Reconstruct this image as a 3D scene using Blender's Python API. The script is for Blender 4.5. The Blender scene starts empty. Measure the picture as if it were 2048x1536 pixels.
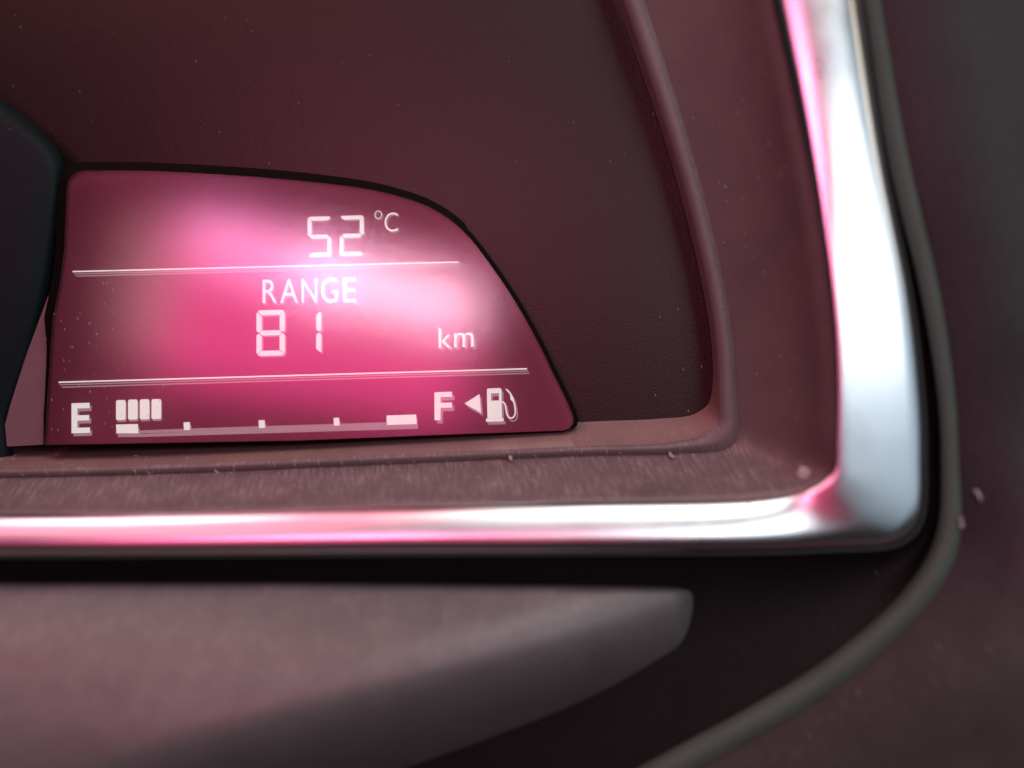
import bpy, bmesh, math, random
from mathutils import Vector, Matrix, Euler

random.seed(7)
sc = bpy.context.scene
C = sc.collection

# ---------------------------------------------------------------- camera
PITCH = math.radians(-12.0)
cam_d = bpy.data.cameras.new('camera')
cam = bpy.data.objects.new('camera', cam_d)
C.objects.link(cam)
cam.location = (0.0, -0.110, 0.150)
cam.rotation_euler = Euler((math.radians(90) + PITCH, 0, 0))
cam_d.sensor_width = 36.0
FPX = 1774.0                                  # focal length in photograph pixels (2048 wide)
cam_d.lens = 36.0 * FPX / 2048.0
cam_d.clip_start = 0.002
cam_d.clip_end = 20.0
cam_d.dof.use_dof = True
cam_d.dof.focus_distance = 0.1105
cam_d.dof.aperture_fstop = cam_d.lens / 6.8   # 6.8 mm pupil
cam_d.dof.aperture_blades = 6
sc.camera = cam
MW = Matrix.Translation(Vector(cam.location)) @ cam.rotation_euler.to_matrix().to_4x4()

def cw(v):                                    # camera frame -> world
    return MW @ Vector(v)

# ---------------------------------------------------------------- world, lamps, exposure
w = bpy.data.worlds.new('World'); sc.world = w; w.use_nodes = True
bg = w.node_tree.nodes['Background']
bg.inputs['Color'].default_value = (0.75, 0.70, 0.70, 1)
bg.inputs['Strength'].default_value = 0.03

def lamp(name, pos, target, size, power, col, roll=0.0, shape='RECTANGLE', spread=180):
    d = bpy.data.lights.new(name, 'AREA')
    d.shape = shape; d.size = size[0]; d.size_y = size[1]
    d.energy = power; d.color = col; d.spread = math.radians(spread)
    o = bpy.data.objects.new(name, d); C.objects.link(o)
    p = Vector(pos); t = Vector(target)
    z = (p - t).normalized()
    up = Vector((math.sin(roll), math.cos(roll), 0))
    x = up.cross(z).normalized(); y = z.cross(x)
    R = Matrix((x, y, z)).transposed().to_4x4()
    o.matrix_world = MW @ Matrix.Translation(p) @ R
    return o

CENTRE = (0, 0, -0.105)
LAMPS = [
    # name, position in the camera frame (x right, y up, z back), size, radiance, colour, roll
    ('pink_lamp',            (-0.108, 0.084, 0.290), (0.175, 0.092), 3.9, (1.0, 0.065, 0.27), 0.12),
    ('white_strip',          (-0.070, 0.103, 0.290), (0.100, 0.019), 9.0, (1.0, 0.80, 0.96), 0.20),
    ('lavender_strip',       (-0.140, 0.122, 0.290), (0.090, 0.022), 6.0, (1.0, 0.42, 0.78), 0.24),
    ('side_strip',           (-0.212, 0.105, 0.290), (0.018, 0.075), 2.2, (1.0, 0.50, 0.55), 0.05),  # unseen, added for a pale upright streak mirrored in the display
    ('pink_backdrop_fill',   (-0.095, 0.020, 0.380), (0.380, 0.400), 0.55, (1.0, 0.12, 0.27), 0.0),  # unseen fill added to spread pink over the whole display
    ('window_lamp',          (0.165, 0.080, 0.280), (0.190, 0.085), 4.6, (0.90, 0.95, 1.0), 0.0),
    ('grey_sky_lamp',        (0.520, 0.060, 0.400), (0.800, 0.480), 0.64, (0.68, 0.86, 1.0), 0.0),
    ('rear_grey_fill',       (-0.150, 0.250, 0.260), (0.420, 0.100), 0.40, (0.95, 0.84, 1.0), 0.0),  # unseen fill added to put mauve grey into the lower chrome face
    ('warm_side_fill',       (0.430, 0.190, 0.110), (0.100, 0.160), 2.0, (1.0, 0.84, 0.64), 0.0),  # unseen, added for a cream glint along the chrome's outer edge
    ('overhead_left_lamp',   (-0.215, 0.360, -0.010), (0.110, 0.080), 5.0, (1.0, 0.95, 0.95), 0.0),
    ('overhead_pink_lamp',   (-0.200, 0.335, 0.100), (0.340, 0.300), 2.2, (1.0, 0.22, 0.30), 0.0),
    ('overhead_right_lamp',  (0.100, 0.325, 0.145), (0.230, 0.280), 3.4, (1.0, 0.97, 0.92), 0.0),
]
for n, p, s, e, c, r in LAMPS:
    lamp(n, p, CENTRE, s, e * math.pi * s[0] * s[1], c, r)

sc.view_settings.view_transform = 'Standard'
sc.view_settings.look = 'None'
sc.view_settings.gamma = 1.0
sc.view_settings.exposure = 0.0
sc.cycles.use_denoising = True
sc.cycles.use_adaptive_sampling = False
sc.cycles.sample_clamp_indirect = 4.0
sc.cycles.max_bounces = 8
sc.cycles.transparent_max_bounces = 12

# ---------------------------------------------------------------- materials
def mat(name):
    m = bpy.data.materials.new(name); m.use_nodes = True
    nt = m.node_tree
    b = nt.nodes['Principled BSDF']
    return m, nt, b

def vmath(nt, op, a=None, b=None):
    n = nt.nodes.new('ShaderNodeVectorMath'); n.operation = op
    return n

def plastic(name, col, rough, spec=0.5, grain=0.25, grain_scale=9000, streak=0.0, streak_col=None,
            tint=None, coat=0.0, bump=0.3):
    """Moulded plastic: pebble grain, blotchy wear, optional wiped-dust streaks lying along one direction."""
    m, nt, b = mat(name)
    L = nt.links
    tc = nt.nodes.new('ShaderNodeTexCoord')
    b.inputs['Roughness'].default_value = rough
    b.inputs['Specular IOR Level'].default_value = spec
    if tint: b.inputs['Specular Tint'].default_value = (*tint, 1)
    if coat: b.inputs['Coat Weight'].default_value = coat
    # blotches
    n1 = nt.nodes.new('ShaderNodeTexNoise'); n1.inputs['Scale'].default_value = 160; n1.inputs['Detail'].default_value = 4
    L.new(tc.outputs['Object'], n1.inputs['Vector'])
    # fine speckle
    n2 = nt.nodes.new('ShaderNodeTexNoise'); n2.inputs['Scale'].default_value = grain_scale; n2.inputs['Detail'].default_value = 2
    L.new(tc.outputs['Object'], n2.inputs['Vector'])
    mx = nt.nodes.new('ShaderNodeMix'); mx.data_type = 'RGBA'
    mx.inputs[6].default_value = (*[c * 0.8 for c in col], 1)
    mx.inputs[7].default_value = (*[c * 1.2 for c in col], 1)
    L.new(n1.outputs['Fac'], mx.inputs[0])
    mx2 = nt.nodes.new('ShaderNodeMix'); mx2.data_type = 'RGBA'; mx2.blend_type = 'MULTIPLY'
    mx2.inputs[0].default_value = 1.0
    rp = nt.nodes.new('ShaderNodeMapRange')
    rp.inputs[1].default_value = 0.3; rp.inputs[2].default_value = 0.7
    rp.inputs[3].default_value = 1 - grain; rp.inputs[4].default_value = 1 + grain
    L.new(n2.outputs['Fac'], rp.inputs[0])
    L.new(mx.outputs[2], mx2.inputs[6]); L.new(rp.outputs[0], mx2.inputs[7])
    out = mx2.outputs[2]
    if streak:
        # coordinates along / across the wiping direction, so that dust lies in short parallel dashes
        d = (MW.to_3x3() @ Vector((0.30, -0.95, 0))).normalized()
        e = (MW.to_3x3() @ Vector((0.95, 0.30, 0))).normalized()
        da = vmath(nt, 'DOT_PRODUCT'); da.inputs[1].default_value = d
        db = vmath(nt, 'DOT_PRODUCT'); db.inputs[1].default_value = e
        L.new(tc.outputs['Object'], da.inputs[0]); L.new(tc.outputs['Object'], db.inputs[0])
        cb = nt.nodes.new('ShaderNodeCombineXYZ')
        ma = nt.nodes.new('ShaderNodeMath'); ma.operation = 'MULTIPLY'; ma.inputs[1].default_value = 620
        mb = nt.nodes.new('ShaderNodeMath'); mb.operation = 'MULTIPLY'; mb.inputs[1].default_value = 3400
        L.new(da.outputs['Value'], ma.inputs[0]); L.new(db.outputs['Value'], mb.inputs[0])
        L.new(ma.outputs[0], cb.inputs[0]); L.new(mb.outputs[0], cb.inputs[1])
        ns = nt.nodes.new('ShaderNodeTexNoise'); ns.inputs['Scale'].default_value = 1.0
        ns.inputs['Detail'].default_value = 5; ns.inputs['Roughness'].default_value = 0.65
        L.new(cb.outputs[0], ns.inputs['Vector'])
        rs = nt.nodes.new('ShaderNodeMapRange')
        rs.inputs[1].default_value = 0.46; rs.inputs[2].default_value = 0.78
        rs.inputs[3].default_value = 0.0; rs.inputs[4].default_value = streak
        L.new(ns.outputs['Fac'], rs.inputs[0])
        geo = nt.nodes.new('ShaderNodeNewGeometry'); sep = nt.nodes.new('ShaderNodeSeparateXYZ')
        L.new(geo.outputs['Normal'], sep.inputs[0])
        up = nt.nodes.new('ShaderNodeMapRange'); up.inputs[1].default_value = 0.15; up.inputs[2].default_value = 0.6
        L.new(sep.outputs['Z'], up.inputs[0])
        mu = nt.nodes.new('ShaderNodeMath'); mu.operation = 'MULTIPLY'
        cl = nt.nodes.new('ShaderNodeTexNoise'); cl.inputs['Scale'].default_value = 330; cl.inputs['Detail'].default_value = 3
        L.new(tc.outputs['Object'], cl.inputs['Vector'])
        cr = nt.nodes.new('ShaderNodeMapRange'); cr.inputs[1].default_value = 0.35; cr.inputs[2].default_value = 0.68
        cr.inputs[3].default_value = 0.25; cr.inputs[4].default_value = 1.5
        L.new(cl.outputs['Fac'], cr.inputs[0])
        m0 = nt.nodes.new('ShaderNodeMath'); m0.operation = 'MULTIPLY'
        L.new(rs.outputs[0], m0.inputs[0]); L.new(cr.outputs[0], m0.inputs[1])
        L.new(m0.outputs[0], mu.inputs[0]); L.new(up.outputs[0], mu.inputs[1])
        mx3 = nt.nodes.new('ShaderNodeMix'); mx3.data_type = 'RGBA'
        mx3.inputs[7].default_value = (*(streak_col or (0.5, 0.45, 0.45)), 1)
        L.new(mu.outputs[0], mx3.inputs[0]); L.new(out, mx3.inputs[6])
        out = mx3.outputs[2]
    L.new(out, b.inputs['Base Color'])
    bp = nt.nodes.new('ShaderNodeBump'); bp.inputs['Strength'].default_value = bump
    bp.inputs['Distance'].default_value = 0.00003
    L.new(n2.outputs['Fac'], bp.inputs['Height']); L.new(bp.outputs[0], b.inputs['Normal'])
    return m

def glow(name, col, strength):
    m, nt, b = mat(name)
    b.inputs['Base Color'].default_value = (0.02, 0.015, 0.016, 1)
    b.inputs['Roughness'].default_value = 0.5
    b.inputs['Specular IOR Level'].default_value = 0.1
    b.inputs['Emission Color'].default_value = (*col, 1)
    b.inputs['Emission Strength'].default_value = strength
    return m

M = {}
M['back'] = plastic('matt_black_panel', (0.007, 0.0045, 0.004), 0.35, 0.40, 0.35, 3600, 0.0, tint=(1.0, 0.88, 0.82), bump=0.9)  # warm specular tint stands in for red mirrored by the cover lens
M['ledge'] = plastic('ledge_plastic', (0.24, 0.155, 0.145), 0.30, 0.9, 0.2, 8000, 0.25, (0.42, 0.36, 0.36))
M['shroud'] = plastic('shroud_plastic', (0.125, 0.098, 0.10), 0.50, 0.45, 0.2, 8000, 0.55, (0.45, 0.38, 0.40))
M['lit_sliver'] = plastic('lit_sliver_plastic', (0.13, 0.08, 0.09), 0.5, 0.4, 0.15, 8000)
M['recess'] = plastic('recess_black', (0.006, 0.006, 0.0055), 0.6, 0.12, 0.3, 7000, 0.02)
M['bead'] = plastic('seal_rubber', (0.068, 0.098, 0.082), 0.6, 0.12, 0.2, 6000)
M['dash'] = plastic('dash_plastic', (0.016, 0.0195, 0.0195), 0.48, 0.26, 0.6, 4500, 0.05)
M['pad'] = plastic('lit_patch_plastic', (0.098, 0.106, 0.102), 0.45, 0.70, 0.3, 4500, 0.34, (0.40, 0.36, 0.36))  # lighter than the recess, so the lit patch is in its colour
M['pod'] = plastic('gauge_pod_plastic', (0.004, 0.010, 0.012), 0.5, 0.10, 0.3, 7000)
M['black'] = plastic('black_frame_plastic', (0.002, 0.0015, 0.0015), 0.6, 0.06, 0.2, 7000)
M['dust'] = plastic('dust_lint', (0.34, 0.32, 0.31), 0.8, 0.2, 0.2, 9000)
M['crumb'] = plastic('crumb_grey', (0.42, 0.42, 0.40), 0.7, 0.3, 0.3, 5000)
M['lit'] = glow('lit_segment', (1.0, 0.94, 0.90), 0.84)
M['lit_dim'] = glow('lit_layer_behind', (1.0, 0.66, 0.76), 0.30)  # dim ghost copies, standing in for hand-shake doubling

# satin chrome
m = bpy.data.materials.new('satin_chrome'); m.use_nodes = True
nt = m.node_tree; nt.nodes.clear()
o_ = nt.nodes.new('ShaderNodeOutputMaterial'); gl = nt.nodes.new('ShaderNodeBsdfAnisotropic')
gl.distribution = 'BECKMANN'
gl.inputs['Color'].default_value = (0.80, 0.81, 0.83, 1)
gl.inputs['Roughness'].default_value = 0.22
tc = nt.nodes.new('ShaderNodeTexCoord'); ns = nt.nodes.new('ShaderNodeTexNoise')
ns.inputs['Scale'].default_value = 220; ns.inputs['Detail'].default_value = 8; ns.inputs['Roughness'].default_value = 0.7
mr = nt.nodes.new('ShaderNodeMapRange')
mr.inputs[1].default_value = 0.3; mr.inputs[2].default_value = 0.7; mr.inputs[3].default_value = 0.27; mr.inputs[4].default_value = 0.32
nt.links.new(tc.outputs['Object'], ns.inputs['Vector']); nt.links.new(ns.outputs['Fac'], mr.inputs[0])
nt.links.new(mr.outputs[0], gl.inputs['Roughness'])
nt.links.new(gl.outputs[0], o_.inputs['Surface'])
M['chrome'] = m
# LCD base and its clear semi-gloss window
m, nt, b = mat('lcd_base')
b.inputs['Base Color'].default_value = (0.13, 0.028, 0.062, 1)
b.inputs['Roughness'].default_value = 0.5
b.inputs['Specular IOR Level'].default_value = 0.2
M['lcd'] = m
m = bpy.data.materials.new('lcd_window'); m.use_nodes = True
nt = m.node_tree; nt.nodes.clear()
o_ = nt.nodes.new('ShaderNodeOutputMaterial'); tr = nt.nodes.new('ShaderNodeBsdfTransparent')
gl = nt.nodes.new('ShaderNodeBsdfAnisotropic'); mxs = nt.nodes.new('ShaderNodeMixShader')
gl.distribution = 'BECKMANN'; gl.inputs['Roughness'].default_value = 0.155
gl.inputs['Color'].default_value = (1, 1, 1, 1)
tr.inputs['Color'].default_value = (0.98, 0.96, 0.97, 1)
lw = nt.nodes.new('ShaderNodeFresnel'); lw.inputs['IOR'].default_value = 2.4
nt.links.new(lw.outputs[0], mxs.inputs[0])
nt.links.new(tr.outputs[0], mxs.inputs[1]); nt.links.new(gl.outputs[0], mxs.inputs[2])
nt.links.new(mxs.outputs[0], o_.inputs['Surface'])
M['window'] = m

# ---------------------------------------------------------------- geometry helpers
def ray(px, py):
    return Vector(((px - 1024) / FPX, (768 - py) / FPX, -1.0))

class Plane:
    """a plane in the camera frame: depth d0 on the axis, normal n"""
    def __init__(s, d0, n=(0, 0, 1), ref=(1024, 768)):
        s.n = Vector(n).normalized(); s.p = ray(*ref) * d0
    def at(s, px, py, off=0.0):
        r = ray(px, py)
        t = ((s.p + s.n * off).dot(s.n)) / r.dot(s.n)
        return cw(r * t)

def at(px, py, d):
    return cw(ray(px, py) * d)

def finish(name, verts, faces, material, parent=None, smooth=True, origin=None):
    if parent is not None: org = Vector(parent['_org'])
    else: org = Vector(origin) if origin is not None else Vector((0, 0, 0))
    me = bpy.data.meshes.new(name)
    me.from_pydata([tuple(Vector(v) - org) for v in verts], [], faces)
    bm = bmesh.new(); bm.from_mesh(me)
    bmesh.ops.recalc_face_normals(bm, faces=bm.faces)
    bm.to_mesh(me); bm.free()
    if smooth:
        for p in me.polygons: p.use_smooth = True
    me.materials.append(material)
    o = bpy.data.objects.new(name, me); C.objects.link(o)
    o['_org'] = tuple(org)
    if parent is not None: o.parent = parent
    else: o.location = org
    return o

def thing(name, label, cat, origin):
    o = bpy.data.objects.new(name, None); C.objects.link(o)
    o.location = origin; o['_org'] = tuple(origin); o['label'] = label; o['category'] = cat
    o.empty_display_size = 0.005
    return o

def child_fix(o):      # a sub-part hangs at its part's origin
    o.location = (0, 0, 0)

def crom(pts, per=10):
    """Catmull-Rom through points of any dimension"""
    P = [Vector(p) for p in pts]
    out = []
    for i in range(len(P) - 1):
        p0 = P[max(i - 1, 0)] if i > 0 else P[0] * 2 - P[1]
        p1, p2 = P[i], P[i + 1]
        p3 = P[i + 2] if i + 2 < len(P) else P[-1] * 2 - P[-2]
        for k in range(per):
            t = k / per
            out.append(0.5 * ((2 * p1) + (p2 - p0) * t + (2 * p0 - 5 * p1 + 4 * p2 - p3) * t * t +
                              (3 * p1 - p0 - 3 * p2 + p3) * t ** 3))
    out.append(P[-1])
    return out

def loft(name, rails, material, parent=None, per=10, origin=None, thick=0.0):
    """rails: lists of (px, py, depth); same count each"""
    R = [crom(r, per) for r in rails]
    n = len(R[0])
    V = [at(p[0], p[1], p[2]) for r in R for p in r]
    F = []
    for a in range(len(R) - 1):
        for i in range(n - 1):
            F.append((a * n + i, a * n + i + 1, (a + 1) * n + i + 1, (a + 1) * n + i))
    return finish(name, V, F, material, parent, True, origin)

def polyline_fill(outline, plane, off, thick):
    """prism over a px outline lying on a plane; returns verts, faces"""
    n = len(outline)
    V = [plane.at(p[0], p[1], off) for p in outline]
    nrm = (MW.to_3x3() @ plane.n)
    V += [v - nrm * thick for v in V]
    F = [tuple(range(n)), tuple(range(2 * n - 1, n - 1, -1))]
    for i in range(n):
        j = (i + 1) % n
        F.append((i, i + n, j + n, j))
    return V, F

def prism(name, outline, plane, off, thick, material, parent=None, smooth=False):
    V, F = polyline_fill(outline, plane, off, thick)
    return finish(name, V, F, material, parent, smooth)

def ring(name, inner, outer, plane, off_in, off_out, thick, material, parent):
    n = len(inner)
    nrm = MW.to_3x3() @ plane.n
    a = [plane.at(*p, off_in) for p in inner]; b_ = [plane.at(*p, off_out) for p in outer]
    a2 = [v - nrm * thick for v in a]; b2 = [v - nrm * thick for v in b_]
    V = a + b_ + a2 + b2; F = []
    for i in range(n):
        j = (i + 1) % n
        F += [(i, j, n + j, n + i), (n + i, n + j, 3 * n + j, 3 * n + i), (2 * n + i, i, n + i - n, 2 * n + i)][:2]
        F += [(i, 2 * n + i, 2 * n + j, j), (2 * n + i, 3 * n + i, 3 * n + j, 2 * n + j)]
    return finish(name, V, F, material, parent, False)

# ---------------------------------------------------------------- cluster housing
DN = (0.0, 0.06, 1.0)                          # the display leans back a little
DISP = Plane(0.1100, DN, (600, 620))
PANEL = Plane(0.1124, (-0.06, 0.0, 1.0), (1145, 700))

housing = thing('instrument_housing', 'dark matt recessed cluster housing with sloping shroud around the lit display',
                'cluster housing', at(700, 1000, 0.112))

# back panel, a sheet with slight crown
N = 40
V = []; F = []
for j in range(N + 1):
    for i in range(N + 1):
        px = -260 + (1560 + 260) * i / N; py = -260 + (900 + 260) * j / N
        V.append(PANEL.at(px, py))
for j in range(N):
    for i in range(N):
        a = j * (N + 1) + i
        F.append((a, a + 1, a + N + 2, a + N + 1))
finish('back_panel', V, F, M['back'], housing)

prism('lit_panel_sliver', [(97, 590), (93, 700), (86, 889), (14, 893), (10, 850), (20, 812), (52, 712)], DISP, -0.0016, 0.0040, M['lit_sliver'], housing)  # lighter pinkish plate standing in for a lit stretch of the back panel

# rails: index 0 = far left of the lower run, last = top of the right run
def dep(px, py, off):
    v = PANEL.at(px, py, off); return -(MW.inverted() @ v).z
R_junction = [(-160, 897), (300, 890), (800, 868), (1150, 845), (1310, 838), (1395, 825), (1425, 770), (1410, 600), (1335, 300), (1190, -120)]
R_ridge_in = [(-160, 940), (300, 930), (800, 908), (1150, 893), (1330, 886), (1425, 858), (1438, 790), (1420, 600), (1346, 300), (1205, -120)]
R_ridge_c  = [(-160, 944), (300, 934), (800, 912), (1150, 897), (1340, 890), (1438, 866), (1449, 790), (1431, 600), (1358, 300), (1219, -120)]
R_ridge_out= [(-160, 952), (300, 942), (800, 920), (1150, 905), (1350, 899), (1456, 878), (1465, 790), (1446, 600), (1374, 300), (1238, -120)]
R_sh_a     = [(-160, 958), (300, 948), (800, 927), (1150, 912), (1358, 907), (1466, 889), (1474, 790), (1455, 600), (1384, 300), (1250, -120)]
R_sh_mid   = [(-160, 995), (300, 987), (800, 968), (1150, 956), (1420, 950), (1560, 925), (1570, 810), (1550, 600), (1492, 300), (1385, -120)]
R_sh_step  = [(-160, 1022), (300, 1016), (800, 1001), (1150, 994), (1480, 984), (1625, 950), (1638, 840), (1622, 600), (1572, 300), (1488, -120)]
R_sh_lip   = [(-160, 1028), (300, 1023), (800, 1009), (1150, 1002), (1500, 991), (1645, 956), (1655, 850), (1640, 600), (1590, 300), (1508, -120)]
R_chr_in   = [(-160, 1033), (300, 1029), (800, 1014), (1150, 1007), (1520, 999), (1652, 962), (1673, 870), (1664, 621), (1610, 290), (1520, -120)]

def rl(r, d):
    if callable(d): return [(x, y, d(x, y)) for x, y in r]
    return [(x, y, d) for x, y in r]

def rs_(r, db, dr):
    k = [0, 0, 0, 0, 0.1, 0.6, 1, 1, 0.8, 0.5]
    return [(x, y, db + (dr - db) * q) for (x, y), q in zip(r, k)]
loft('ledge', [rl(R_junction, lambda x, y: dep(x, y, 0.0004)), rl(R_ridge_in, 0.1062)], M['ledge'], housing, 12)
loft('shroud_lip', [rl(R_ridge_in, 0.10622), rl(R_ridge_c, 0.1054), rl(R_ridge_out, 0.1055), rl(R_sh_a, 0.1060)],
     M['shroud'], housing, 12)
loft('shroud', [rl(R_sh_a, 0.10605), rl(R_sh_mid, 0.1022), rs_(R_sh_step, 0.0992, 0.0976), rs_(R_sh_lip, 0.0982, 0.0957), rs_(R_chr_in, 0.0984, 0.0951)],
     M['shroud'], housing, 12)

# ---------------------------------------------------------------- chrome trim (one bent strip with a rolled section)
R_c1 = [(-160, 1031), (300, 1027), (800, 1012), (1150, 1005), (1515, 997), (1650, 962), (1671, 870), (1662, 621), (1608, 290), (1517, -120)]
R_c2 = [(-160, 1040), (300, 1036), (800, 1022), (1150, 1016), (1530, 1008), (1661, 968), (1682, 870), (1680, 621), (1630, 290), (1545, -120)]
R_c3 = [(-160, 1058), (300, 1054), (800, 1044), (1150, 1042), (1548, 1034), (1680, 986), (1702, 876), (1712, 621), (1664, 290), (1590, -120)]
R_c4 = [(-160, 1078), (300, 1076), (800, 1070), (1150, 1070), (1576, 1063), (1735, 1024), (1766, 888), (1758, 621), (1708, 290), (1640, -120)]
R_c5 = [(-160, 1101), (300, 1100), (800, 1096), (1150, 1096), (1600, 1089), (1790, 1058), (1818, 900), (1798, 621), (1740, 290), (1676, -120)]
R_c6 = [(-160, 1111), (300, 1110), (800, 1107), (1150, 1105), (1615, 1097), (1812, 1068), (1842, 905), (1819, 621), (1758, 290), (1700, -120)]
R_c7 = [(-160, 1115), (300, 1114), (800, 1111), (1150, 1109), (1622, 1101), (1820, 1073), (1850, 906), (1826, 621), (1766, 290), (1712, -120)]
R_c0 = R_chr_in
def rd(r, dl, db, dr, dt):
    # depth along the strip: left end, lower run, right run, top
    e = [dl, dl, dl, (dl + db) / 2, db, db * .12 + dr * .88, dr, dr, (dr + dt) / 2, dt]
    return [(x, y, q) for (x, y), q in zip(r, e)]
chrome = loft('chrome_trim', [rd(R_c0, .0990, .0990, .0956, .0975), rd(R_c1, .0962, .0961, .0943, .0960), rd(R_c2, .0956, .0956, .0942, .0951),
                              rd(R_c3, .0949, .0950, .0942, .0945), rd(R_c4, .0944, .0947, .0942, .0942), rd(R_c5, .0941, .0945, .0943, .0942),
                              rd(R_c6, .0951, .0951, .0944, .0948), rd(R_c7, .0985, .0988, .0986, .0986)],
              M['chrome'], None, 14, origin=at(1000, 1080, 0.097))
chrome['label'] = 'satin chrome trim strip bending around the lower right corner of the cluster'
chrome['category'] = 'trim strip'

# ---------------------------------------------------------------- dashboard: recess, seal bead, outer panel
dash = thing('dashboard', 'dark grained dashboard with grey rounded edge seal curving past the chrome trim',
             'dashboard', at(1500, 1500, 0.096))
R_b_in  = [(300, 1980), (700, 1830), (1000, 1680), (1280, 1532), (1640, 1326), (1850, 1120), (1882, 900), (1848, 621), (1769, 290), (1703, -120)]
R_b_a   = [(305, 1990), (705, 1840), (1005, 1690), (1287, 1541), (1650, 1333), (1860, 1125), (1890, 900), (1856, 621), (1784, 290), (1717, -120)]
R_b_c   = [(318, 2010), (715, 1858), (1018, 1708), (1302, 1552), (1664, 1344), (1874, 1131), (1900, 900), (1867, 621), (1796, 290), (1727, -120)]
R_b_b   = [(330, 2030), (730, 1875), (1030, 1725), (1317, 1565), (1678, 1356), (1890, 1138), (1910, 900), (1878, 621), (1806, 290), (1735, -120)]
R_b_out = [(338, 2040), (738, 1884), (1038, 1734), (1326, 1574), (1687, 1364), (1899, 1142), (1917, 900), (1886, 621), (1812, 290), (1741, -120)]
R_rec1  = [(-160, 1118), (300, 1117), (800, 1114), (1150, 1112), (1630, 1106), (1826, 1076), (1856, 906), (1832, 621), (1768, 290), (1706, -120)]
R_rec2  = [(-160, 1165), (300, 1168), (800, 1170), (1200, 1172), (1640, 1150), (1836, 1090), (1862, 904), (1838, 621), (1770, 290), (1707, -120)]
R_rec3  = [(-100, 1500), (450, 1460), (850, 1400), (1230, 1330), (1640, 1230), (1843, 1105), (1872, 902), (1843, 621), (1773, 290), (1708, -120)]
R_o1    = [(380, 2120), (790, 1960), (1090, 1800), (1390, 1640), (1760, 1420), (1990, 1180), (1990, 900), (1960, 621), (1890, 290), (1820, -120)]
R_o2    = [(600, 2300), (1000, 2150), (1350, 1980), (1620, 1780), (1930, 1530), (2130, 1250), (2100, 900), (2070, 621), (2020, 290), (1960, -120)]
R_o3    = [(900, 2600), (1400, 2450), (1800, 2250), (2100, 2000), (2330, 1750), (2480, 1400), (2420, 900), (2390, 621), (2350, 290), (2300, -120)]
def rx(r, dl, dr):
    k = [0, 0, 0, 0.05, 0.2, 0.6, 1, 1, 1, 1]
    return [(x, y, dl + (dr - dl) * q) for (x, y), q in zip(r, k)]
loft('recess', [rl(R_rec1, 0.0992), rl(R_rec2, 0.1010), rl(R_rec3, 0.1000), rl(R_b_in, 0.0985)], M['recess'], dash, 12)
loft('edge_seal', [rl(R_b_in, 0.0986), rl(R_b_a, 0.0968), rl(R_b_c, 0.0962), rl(R_b_b, 0.0963), rl(R_b_out, 0.0967)], M['bead'], dash, 14)
loft('outer_panel', [rl(R_b_out, 0.0967), rx(R_o1, .0930, .0950), rx(R_o2, .0830, .0940), rx(R_o3, .0640, .0950)], M['dash'], dash, 12)

# ---------------------------------------------------------------- lit patch of the dark recess, built as a lighter crowned pad
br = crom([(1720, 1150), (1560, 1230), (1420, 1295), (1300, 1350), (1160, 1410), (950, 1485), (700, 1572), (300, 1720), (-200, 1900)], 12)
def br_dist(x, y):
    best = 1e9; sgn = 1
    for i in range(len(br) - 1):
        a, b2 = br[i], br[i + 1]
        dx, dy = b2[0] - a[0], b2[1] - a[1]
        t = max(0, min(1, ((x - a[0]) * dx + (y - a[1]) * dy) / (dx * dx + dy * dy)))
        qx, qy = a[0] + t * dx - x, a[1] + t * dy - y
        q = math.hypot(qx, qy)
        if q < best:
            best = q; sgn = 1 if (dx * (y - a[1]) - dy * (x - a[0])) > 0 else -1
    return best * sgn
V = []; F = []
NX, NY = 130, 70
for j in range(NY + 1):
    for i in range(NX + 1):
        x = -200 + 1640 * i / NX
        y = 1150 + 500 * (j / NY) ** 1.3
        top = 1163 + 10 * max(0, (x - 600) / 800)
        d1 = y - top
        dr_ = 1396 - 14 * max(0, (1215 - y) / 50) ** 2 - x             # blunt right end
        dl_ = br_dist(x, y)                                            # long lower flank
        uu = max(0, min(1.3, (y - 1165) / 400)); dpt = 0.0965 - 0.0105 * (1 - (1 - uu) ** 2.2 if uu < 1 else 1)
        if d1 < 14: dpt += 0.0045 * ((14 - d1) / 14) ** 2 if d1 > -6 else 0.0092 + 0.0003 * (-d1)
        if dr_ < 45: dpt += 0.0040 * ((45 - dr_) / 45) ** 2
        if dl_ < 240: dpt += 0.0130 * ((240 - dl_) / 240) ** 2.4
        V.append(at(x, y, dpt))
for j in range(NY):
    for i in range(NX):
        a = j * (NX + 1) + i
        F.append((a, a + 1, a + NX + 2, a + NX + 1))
pad = finish('lit_patch_pad', V, F, M['pad'], None, True, at(600, 1400, 0.100))
pad['label'] = 'smooth mauve grey raised pad with rounded corner, standing in for a lit patch below the chrome trim'
pad['category'] = 'lit patch'

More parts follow.
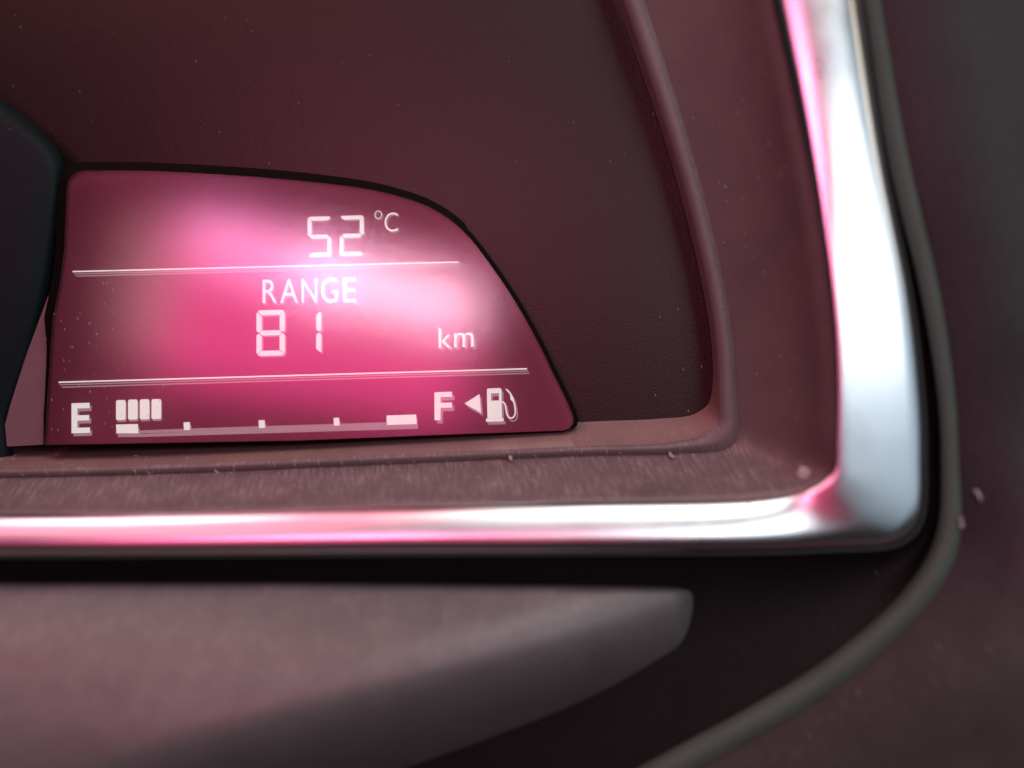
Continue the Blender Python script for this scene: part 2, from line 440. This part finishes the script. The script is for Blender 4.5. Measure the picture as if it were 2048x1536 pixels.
# ---------------------------------------------------------------- gauge pod at the left
pod = thing('gauge_pod', 'blue black curved side of the neighbouring gauge pod left of the display', 'gauge pod', at(0, 880, 0.111))
e0 = [(-60, 140), (0, 196), (70, 252), (118, 306), (126, 360), (112, 480), (94, 590), (62, 715), (30, 815), (22, 850), (26, 900), (20, 1000)]
e1 = [(-90, 175), (-28, 226), (40, 278), (88, 326), (104, 375), (92, 480), (74, 590), (40, 715), (8, 815), (0, 850), (4, 900), (0, 1000)]
e2 = [(-160, 240), (-90, 282), (-20, 330), (20, 370), (40, 410), (30, 490), (10, 590), (-24, 715), (-54, 815), (-62, 850), (-60, 900), (-62, 1000)]
e3 = [(-260, 400), (-250, 420), (-240, 440), (-230, 460), (-222, 490), (-220, 540), (-224, 620), (-240, 715), (-250, 815), (-256, 850), (-256, 900), (-256, 1000)]
loft('pod_wall', [rl(e0, 0.1135), rl(e0, 0.1121), rl(e1, 0.1114), rl(e2, 0.1104), rl(e3, 0.1095)], M['pod'], pod, 8)

# ---------------------------------------------------------------- LCD display
lcd = thing('lcd_display', 'pink lit fuel and range display reading 52 and 81 km', 'display', DISP.at(600, 884, -0.002))
inner_key = [(168, 341), (270, 341), (373, 345), (530, 355), (680, 370), (760, 383), (829, 402), (870, 420), (905, 443), (935, 471), (960, 501),
             (1005, 564), (1035, 611), (1063, 660), (1087, 706), (1107, 748), (1128, 790), (1143, 824)]
corner_br = [(1147, 836), (1146, 848), (1139, 857), (1126, 861)]
bottom = [(900, 869), (600, 881), (300, 886), (88, 890)]
left = [(92, 830), (95, 785), (100, 710), (105, 638), (120, 565), (129, 492), (131, 430), (133, 378)]
corner_tl = [(136, 362), (143, 351), (154, 344)]
inner = [tuple(p)[:2] for p in crom([(*p, 0) for p in inner_key], 4)] + corner_br + bottom + left + corner_tl
# outer outline: border width differs from side to side
outer = []
for (x, y) in inner:
    i = len(outer)
    a = Vector(inner[i - 1]); b2 = Vector(inner[(i + 1) % len(inner)])
    t = (b2 - a).normalized(); nrm = Vector((t.y, -t.x))
    if x < 140 and y < 640: wd = 17
    elif x < 140 and y < 880: wd = 17 - 12 * min(1, (y - 640) / 60)
    elif y < 460 and x < 940: wd = 17 - 4 * max(0, (x - 600) / 340)
    elif y < 850 and x > 900: wd = 9
    else: wd = 3
    outer.append(((x + nrm.x * wd), (y + nrm.y * wd)))
prism('lcd_base', inner, DISP, -0.0006, 0.0012, M['lcd'], lcd)
ring('frame', inner, outer, DISP, 0.0, -0.0002, 0.0055, M['black'], lcd)
finish('cover_window', [DISP.at(*p, 0.0004) for p in inner], [tuple(range(len(inner)))], M['window'], lcd, False)

SL = -0.030                                    # the legends run up to the right a little
def tilt(x, y, x0):
    return (x, y + SL * (x - x0))

FRONT, BEHIND = -0.0002, -0.0004
def glyph_mesh(outlines, off, name, material, parent, thick=0.00012):
    V = []; F = []
    for ol in outlines:
        v, f = polyline_fill(ol, DISP, off, thick)
        k = len(V); V += v; F += [tuple(i + k for i in q) for q in f]
    return finish(name, V, F, material, parent, False)

def shift(ol, d): return [(x + d[0], y + d[1]) for x, y in ol]

def sub(o, part):                              # hang o under a part, keeping the thing's origin
    o.parent = part
    return o

# seven-segment digits -------------------------------------------------
SEG = {'0': 'abcdef', '1': 'bc', '2': 'abged', '5': 'afgcd', '8': 'abcdefg'}
def seg_polys(x0, y0, x1, y1, t):
    g = t * 0.13; ym = (y0 + y1) / 2; h = t / 2
    c = t * 0.45
    return {
        'a': [(x0 + c + g, y0), (x1 - c - g, y0), (x1 - g * .6, y0 + c * .6), (x1 - t - g, y0 + t), (x0 + t + g, y0 + t), (x0 + g * .6 + c * .3, y0 + c * .6)],
        'd': [(x0 + t + g, y1 - t), (x1 - t - g, y1 - t), (x1 - g * .6, y1 - c * .6), (x1 - c - g, y1), (x0 + c + g, y1), (x0 + g * .6 + c * .3, y1 - c * .6)],
        'g': [(x0 + h + g, ym), (x0 + t + g, ym - h), (x1 - t - g, ym - h), (x1 - h - g, ym), (x1 - t - g, ym + h), (x0 + t + g, ym + h)],
        'f': [(x0, y0 + c + g), (x0 + c * .4, y0 + c * .7 + g), (x0 + t, y0 + t + g), (x0 + t, ym - h - g), (x0 + h, ym - g), (x0, ym - h * .6 - g)],
        'b': [(x1, y0 + c + g), (x1 - c * .4, y0 + c * .7 + g), (x1 - t, y0 + t + g), (x1 - t, ym - h - g), (x1 - h, ym - g), (x1, ym - h * .6 - g)],
        'e': [(x0, ym + h * .6 + g), (x0 + h, ym + g), (x0 + t, ym + h + g), (x0 + t, y1 - t - g), (x0 + c * .4, y1 - c * .7 - g), (x0, y1 - c - g)],
        'c': [(x1, ym + h * .6 + g), (x1 - h, ym + g), (x1 - t, ym + h + g), (x1 - t, y1 - t - g), (x1 - c * .4, y1 - c * .7 - g), (x1, y1 - c - g)],
    }
def digit(ch, box, t, gh):
    P = seg_polys(*box, t)
    xc = (box[0] + box[2]) / 2
    P = {k: [tilt(x, y, xc) for x, y in v] for k, v in P.items()}
    part = glyph_mesh([shift(P[s], gh) for s in SEG[ch]], BEHIND, 'digit', M['lit_dim'], lcd)
    for s in SEG[ch]:
        sub(glyph_mesh([P[s]], FRONT, 'segment', M['lit'], lcd), part)
digit('5', (615, 433, 662, 513), 7.6, (3, 3))
digit('2', (679, 431, 727, 511), 7.6, (3, 3))
digit('8', (513, 620, 569, 711), 9.8, (3.5, 3))
digit('1', (586, 620, 642, 709), 9.8, (3.5, 3))

# letters ---------------------------------------------------------------
def glyph_tris(ch, extra=0.0):
    cu = bpy.data.curves.new('glyph', 'FONT'); cu.body = ch; cu.resolution_u = 6; cu.offset = extra
    ob = bpy.data.objects.new('glyph', cu); C.objects.link(ob)
    dg = bpy.context.evaluated_depsgraph_get()
    me = ob.evaluated_get(dg).to_mesh()
    V = [tuple(v.co) for v in me.vertices]; F = [tuple(p.vertices) for p in me.polygons]
    ob.evaluated_get(dg).to_mesh_clear()
    bpy.data.objects.remove(ob); bpy.data.curves.remove(cu)
    return V, F
def letter(ch, box, gh, extra=0.0, name='letter'):
    V, F = glyph_tris(ch, extra)
    x0 = min(v[0] for v in V); x1 = max(v[0] for v in V); y0 = min(v[1] for v in V); y1 = max(v[1] for v in V)
    xc = (box[0] + box[2]) / 2
    pts = [tilt(box[0] + (v[0] - x0) / (x1 - x0) * (box[2] - box[0]), box[3] - (v[1] - y0) / (y1 - y0) * (box[3] - box[1]), xc) for v in V]
    def build(off, g, nm, mt):
        return finish(nm, [DISP.at(x + g[0], y + g[1], off) for x, y in pts], F, mt, lcd, False)
    part = build(FRONT, (0, 0), name, M['lit'])
    sub(build(BEHIND, gh, 'ghost_layer', M['lit_dim']), part)  # dim glowing copy, offset to double the glyph as hand-shake would
    return part
for ch, bx in zip('RANGE', [(525, 559, 554, 606), (560, 558, 596, 605.5), (603, 557, 634, 605), (642, 555, 675, 605), (686, 555, 711, 604)]):
    letter(ch, bx, (3, 4), 0.0)
letter('o', (749, 421, 764, 438), (3, 3), -0.018, 'degree_mark')
letter('C', (769, 425, 796, 463), (3, 3), -0.012)
letter('k', (877, 656, 903, 696), (5, 5), 0.0)
letter('m', (908, 665, 947, 694), (5, 5), 0.0)
letter('E', (143, 806, 180, 866), (4, 6), 0.02)
letter('F', (869, 784, 904, 840), (5, 7), 0.02)

# dividing rules --------------------------------------------------------
def strip(x0, y0, x1, y1, t): return [(x0, y0 - t / 2), (x1, y1 - t / 2), (x1, y1 + t / 2), (x0, y0 + t / 2)]
for a, b2, t, mt in (((145, 543), (917, 524), 2.4, 'lit'), ((148, 547.5), (919, 528), 2.0, 'lit_dim'), ((152, 552), (921, 532), 2.0, 'lit_dim'),
                     ((117, 764.5), (1054, 737.5), 2.8, 'lit'), ((119, 769.5), (1057, 742), 2.2, 'lit_dim'), ((123, 774.5), (1059, 746.5), 2.4, 'lit_dim')):
    glyph_mesh([strip(*a, *b2, t)], FRONT if mt == 'lit' else BEHIND, 'divider_line', M[mt], lcd)

# fuel bars and scale -----------------------------------------------------
def rbox(x0, y0, x1, y1, r=3.5):
    o = []
    for cx, cy, a0 in ((x1 - r, y0 + r, -90), (x1 - r, y1 - r, 0), (x0 + r, y1 - r, 90), (x0 + r, y0 + r, 180)):
        for k in range(4):
            a = math.radians(a0 + 30 * k); o.append((cx + r * math.cos(a), cy + r * math.sin(a)))
    xc = (x0 + x1) / 2
    return [tilt(x, y, xc) for x, y in o]
for x0, x1, y0 in ((232, 250.5, 800), (256, 274.5, 799), (279.5, 298, 798.5), (303, 321.5, 798)):
    p_ = glyph_mesh([rbox(x0, y0, x1, y0 + 40)], FRONT, 'fuel_bar', M['lit'], lcd)
    sub(glyph_mesh([rbox(x0 + 1.5, y0 + 4, x1 + 2, y0 + 44)], BEHIND, 'ghost_layer', M['lit_dim'], lcd), p_)
# scale as one stepped outline: two end blocks, three ticks, a thin line
scale = [(232, 849), (275, 848), (277, 861), (367, 857.5), (367, 844), (379, 843.5), (380, 857), (517, 852.5), (517, 840), (529, 839.5), (530, 852),
         (667, 848), (667, 835), (678, 834.5), (679, 847.5), (772, 844.5), (773, 831), (832, 829), (833, 850.5), (278, 867), (233, 867)]
p_ = glyph_mesh([scale], FRONT - 0.00001, 'fuel_scale', M['lit_dim'], lcd)
for ol in ([(232, 849), (275, 848), (277, 866.5), (233, 866.5)], [(773, 831), (832, 829), (833, 848), (774, 850)],
           [(367, 845), (379, 844.5), (380, 860), (368, 860)], [(517, 841), (529, 840.5), (530, 856), (518, 856)], [(667, 836), (678, 835.5), (679, 851), (668, 851)]):
    sub(glyph_mesh([ol], FRONT + 0.00002, 'scale_mark', M['lit'], lcd), p_)
sub(glyph_mesh([shift(scale, (3, 7))], BEHIND, 'ghost_layer', M['lit_dim'], lcd), p_)
# arrow and pump ----------------------------------------------------------
tri = [(929, 807), (959, 788), (962, 826)]
p_ = glyph_mesh([tri], FRONT, 'filler_side_arrow', M['lit'], lcd)
sub(glyph_mesh([shift(tri, (4, 6))], BEHIND, 'ghost_layer', M['lit_dim'], lcd), p_)
def hose_outline():
    c = crom([(1004, 803, 0), (1010, 808, 0), (1012, 820, 0), (1016, 833, 0), (1024, 836, 0), (1030, 829, 0), (1030, 815, 0), (1026, 798, 0), (1020, 786, 0), (1012, 778, 0)], 4)
    l, r = [], []
    for i, p in enumerate(c):
        a, b2 = c[max(i - 1, 0)], c[min(i + 1, len(c) - 1)]
        t = Vector((b2[0] - a[0], b2[1] - a[1])).normalized(); wd = 1.4
        l.append((p[0] - t.y * wd, p[1] + t.x * wd)); r.append((p[0] + t.y * wd, p[1] - t.x * wd))
    return [[l[i], l[i + 1], r[i + 1], r[i]] for i in range(len(l) - 1)]
pump = [[(976, 777), (1000, 776), (1003, 779), (1003, 786), (974, 787), (974, 779)], [(974, 787.2), (982, 787), (982, 801), (974, 801.3)],
        [(998, 786.5), (1003, 786.2), (1003, 800.3), (998, 800.6)], [(974, 801.6), (1003, 800.5), (1004, 836), (975, 837)], [(972, 837.3), (1007, 836.2), (1007, 842.5), (972, 843.5)],
        [(1020, 789), (1028, 797), (1027, 804), (1021, 799)]]
p_ = glyph_mesh(pump + hose_outline(), FRONT, 'fuel_pump_symbol', M['lit'], lcd)
sub(glyph_mesh([shift(q, (4, 6)) for q in pump + hose_outline()], BEHIND, 'ghost_layer', M['lit_dim'], lcd), p_)

# ---------------------------------------------------------------- crumb, lint, dust
def pebble(name, centre, r, material, squash=(1, 1, 1), seed=0, parent=None):
    rnd = random.Random(seed)
    bm = bmesh.new(); bmesh.ops.create_icosphere(bm, subdivisions=2, radius=r)
    for v in bm.verts:
        k = 1 + rnd.uniform(-0.22, 0.22)
        v.co = Vector((v.co.x * k * squash[0], v.co.y * k * squash[1], v.co.z * k * squash[2]))
    me = bpy.data.meshes.new(name); bm.to_mesh(me); bm.free()
    me.materials.append(material)
    o = bpy.data.objects.new(name, me); C.objects.link(o); o.location = centre
    return o
o = pebble('crumb', at(1609, 948, 0.0990), 0.00085, M['crumb'], (1, 0.8, 1), 3)
o['label'] = 'pale grey crumb lodged in the shroud corner beside the chrome bend'; o['category'] = 'crumb'

import mathutils
bpy.context.view_layer.update()
DEPS = bpy.context.evaluated_depsgraph_get()
def surf(px, py):
    """first surface under a pixel, with its normal"""
    o_ = Vector(cam.location); d_ = (at(px, py, 1.0) - o_).normalized()
    h, loc, nrm, *_ = sc.ray_cast(DEPS, o_, d_)
    if not h: return None
    if nrm.dot(d_) > 0: nrm = -nrm
    return loc, nrm
def lint(px, py, ln, wd, label, seed):
    s = surf(px, py)
    if not s: return
    loc, n = s
    rnd = random.Random(seed)
    u = (MW.to_3x3() @ Vector((0.35, -0.9, 0))).normalized()
    u = (u - n * u.dot(n)).normalized(); v = n.cross(u)
    k = 0.1 / FPX
    V = []; F = []
    segs = 6
    for i in range(segs + 1):
        t = i / segs - .5
        c = loc + n * (wd * k * 0.6) + u * (t * ln * k) + v * (math.sin(t * 3 + seed) * wd * k * .35)
        r = wd * k * .5 * (1 - (2 * t) ** 2 * .7) * rnd.uniform(.7, 1.2)
        for q in range(5):
            a = q * 2 * math.pi / 5
            V.append(c + (v * math.cos(a) + n * math.sin(a)) * r)
    for i in range(segs):
        for q in range(5):
            F.append((i * 5 + q, i * 5 + (q + 1) % 5, (i + 1) * 5 + (q + 1) % 5, (i + 1) * 5 + q))
    F += [tuple(range(5)), tuple(segs * 5 + q for q in range(4, -1, -1))]
    o = finish('lint_fleck', V, F, M['dust'], None, True, loc)
    o['label'] = label; o['category'] = 'lint'; o['group'] = 'lint flecks on the cluster'
for a in ((1955, 990, 26, 8, 'pale lint fleck on the dark panel beside the grey edge seal', 1),
          (1916, 1046, 26, 9, 'pale lint fleck lying across the grey edge seal', 2),
          (1020, 920, 26, 11, 'pink lit lint fleck on the shroud below the fuel pump symbol', 3),
          (1343, 915, 22, 12, 'reddish lint fleck on the shroud near the inner rounded corner', 4),
          (437, 942, 22, 6, 'yellowish lint fleck on the shroud edge below the fuel scale', 5)):
    lint(*a)

# loose dust as one uncountable scatter of tiny dashes on ledge, shroud, pad, panel
V = []; F = []
rnd = random.Random(11)
def scatter(n, xr, yr, lr, wr):
    for _ in range(n):
        s = surf(rnd.uniform(*xr), rnd.uniform(*yr))
        if not s: continue
        loc, nn = s
        a = rnd.gauss(0, 0.25)
        u = (MW.to_3x3() @ Vector((0.32 + a * .5, -0.92, 0))).normalized()
        u = u - nn * u.dot(nn)
        if u.length < 0.2: continue
        u.normalize(); v = nn.cross(u)
        k = 0.1 / FPX
        l = rnd.uniform(*lr) * k / 2; wd = rnd.uniform(*wr) * k / 2
        c = loc + nn * wd * 0.5
        i = len(V)
        V.extend([c - u * l, c + v * wd, c + u * l, c - v * wd, c + nn * wd])
        F.extend([(i, i + 1, i + 4), (i + 1, i + 2, i + 4), (i + 2, i + 3, i + 4), (i + 3, i, i + 4), (i, i + 3, i + 2, i + 1)])
scatter(260, (0, 1500), (895, 1010), (6, 22), (1.5, 3.5))
scatter(80, (0, 800), (1180, 1450), (12, 44), (0.6, 1.2))
scatter(30, (700, 1250), (1180, 1280), (10, 34), (0.6, 1.2))
scatter(60, (90, 330), (540, 880), (4, 9), (1.0, 2.2))
scatter(30, (0, 1300), (20, 330), (2, 6), (1.0, 2.0))
scatter(40, (1300, 1600), (100, 900), (3, 8), (2, 4))
scatter(14, (1500, 2040), (1100, 1530), (6, 16), (0.8, 1.4))
du = finish('dust', V, F, M['dust'], None, False, at(700, 950, 0.1))
du['label'] = 'fine pale dust strewn over shroud, pad and display'; du['category'] = 'dust'; du['kind'] = 'stuff'

for o in bpy.data.objects:
    if '_org' in o: del o['_org']
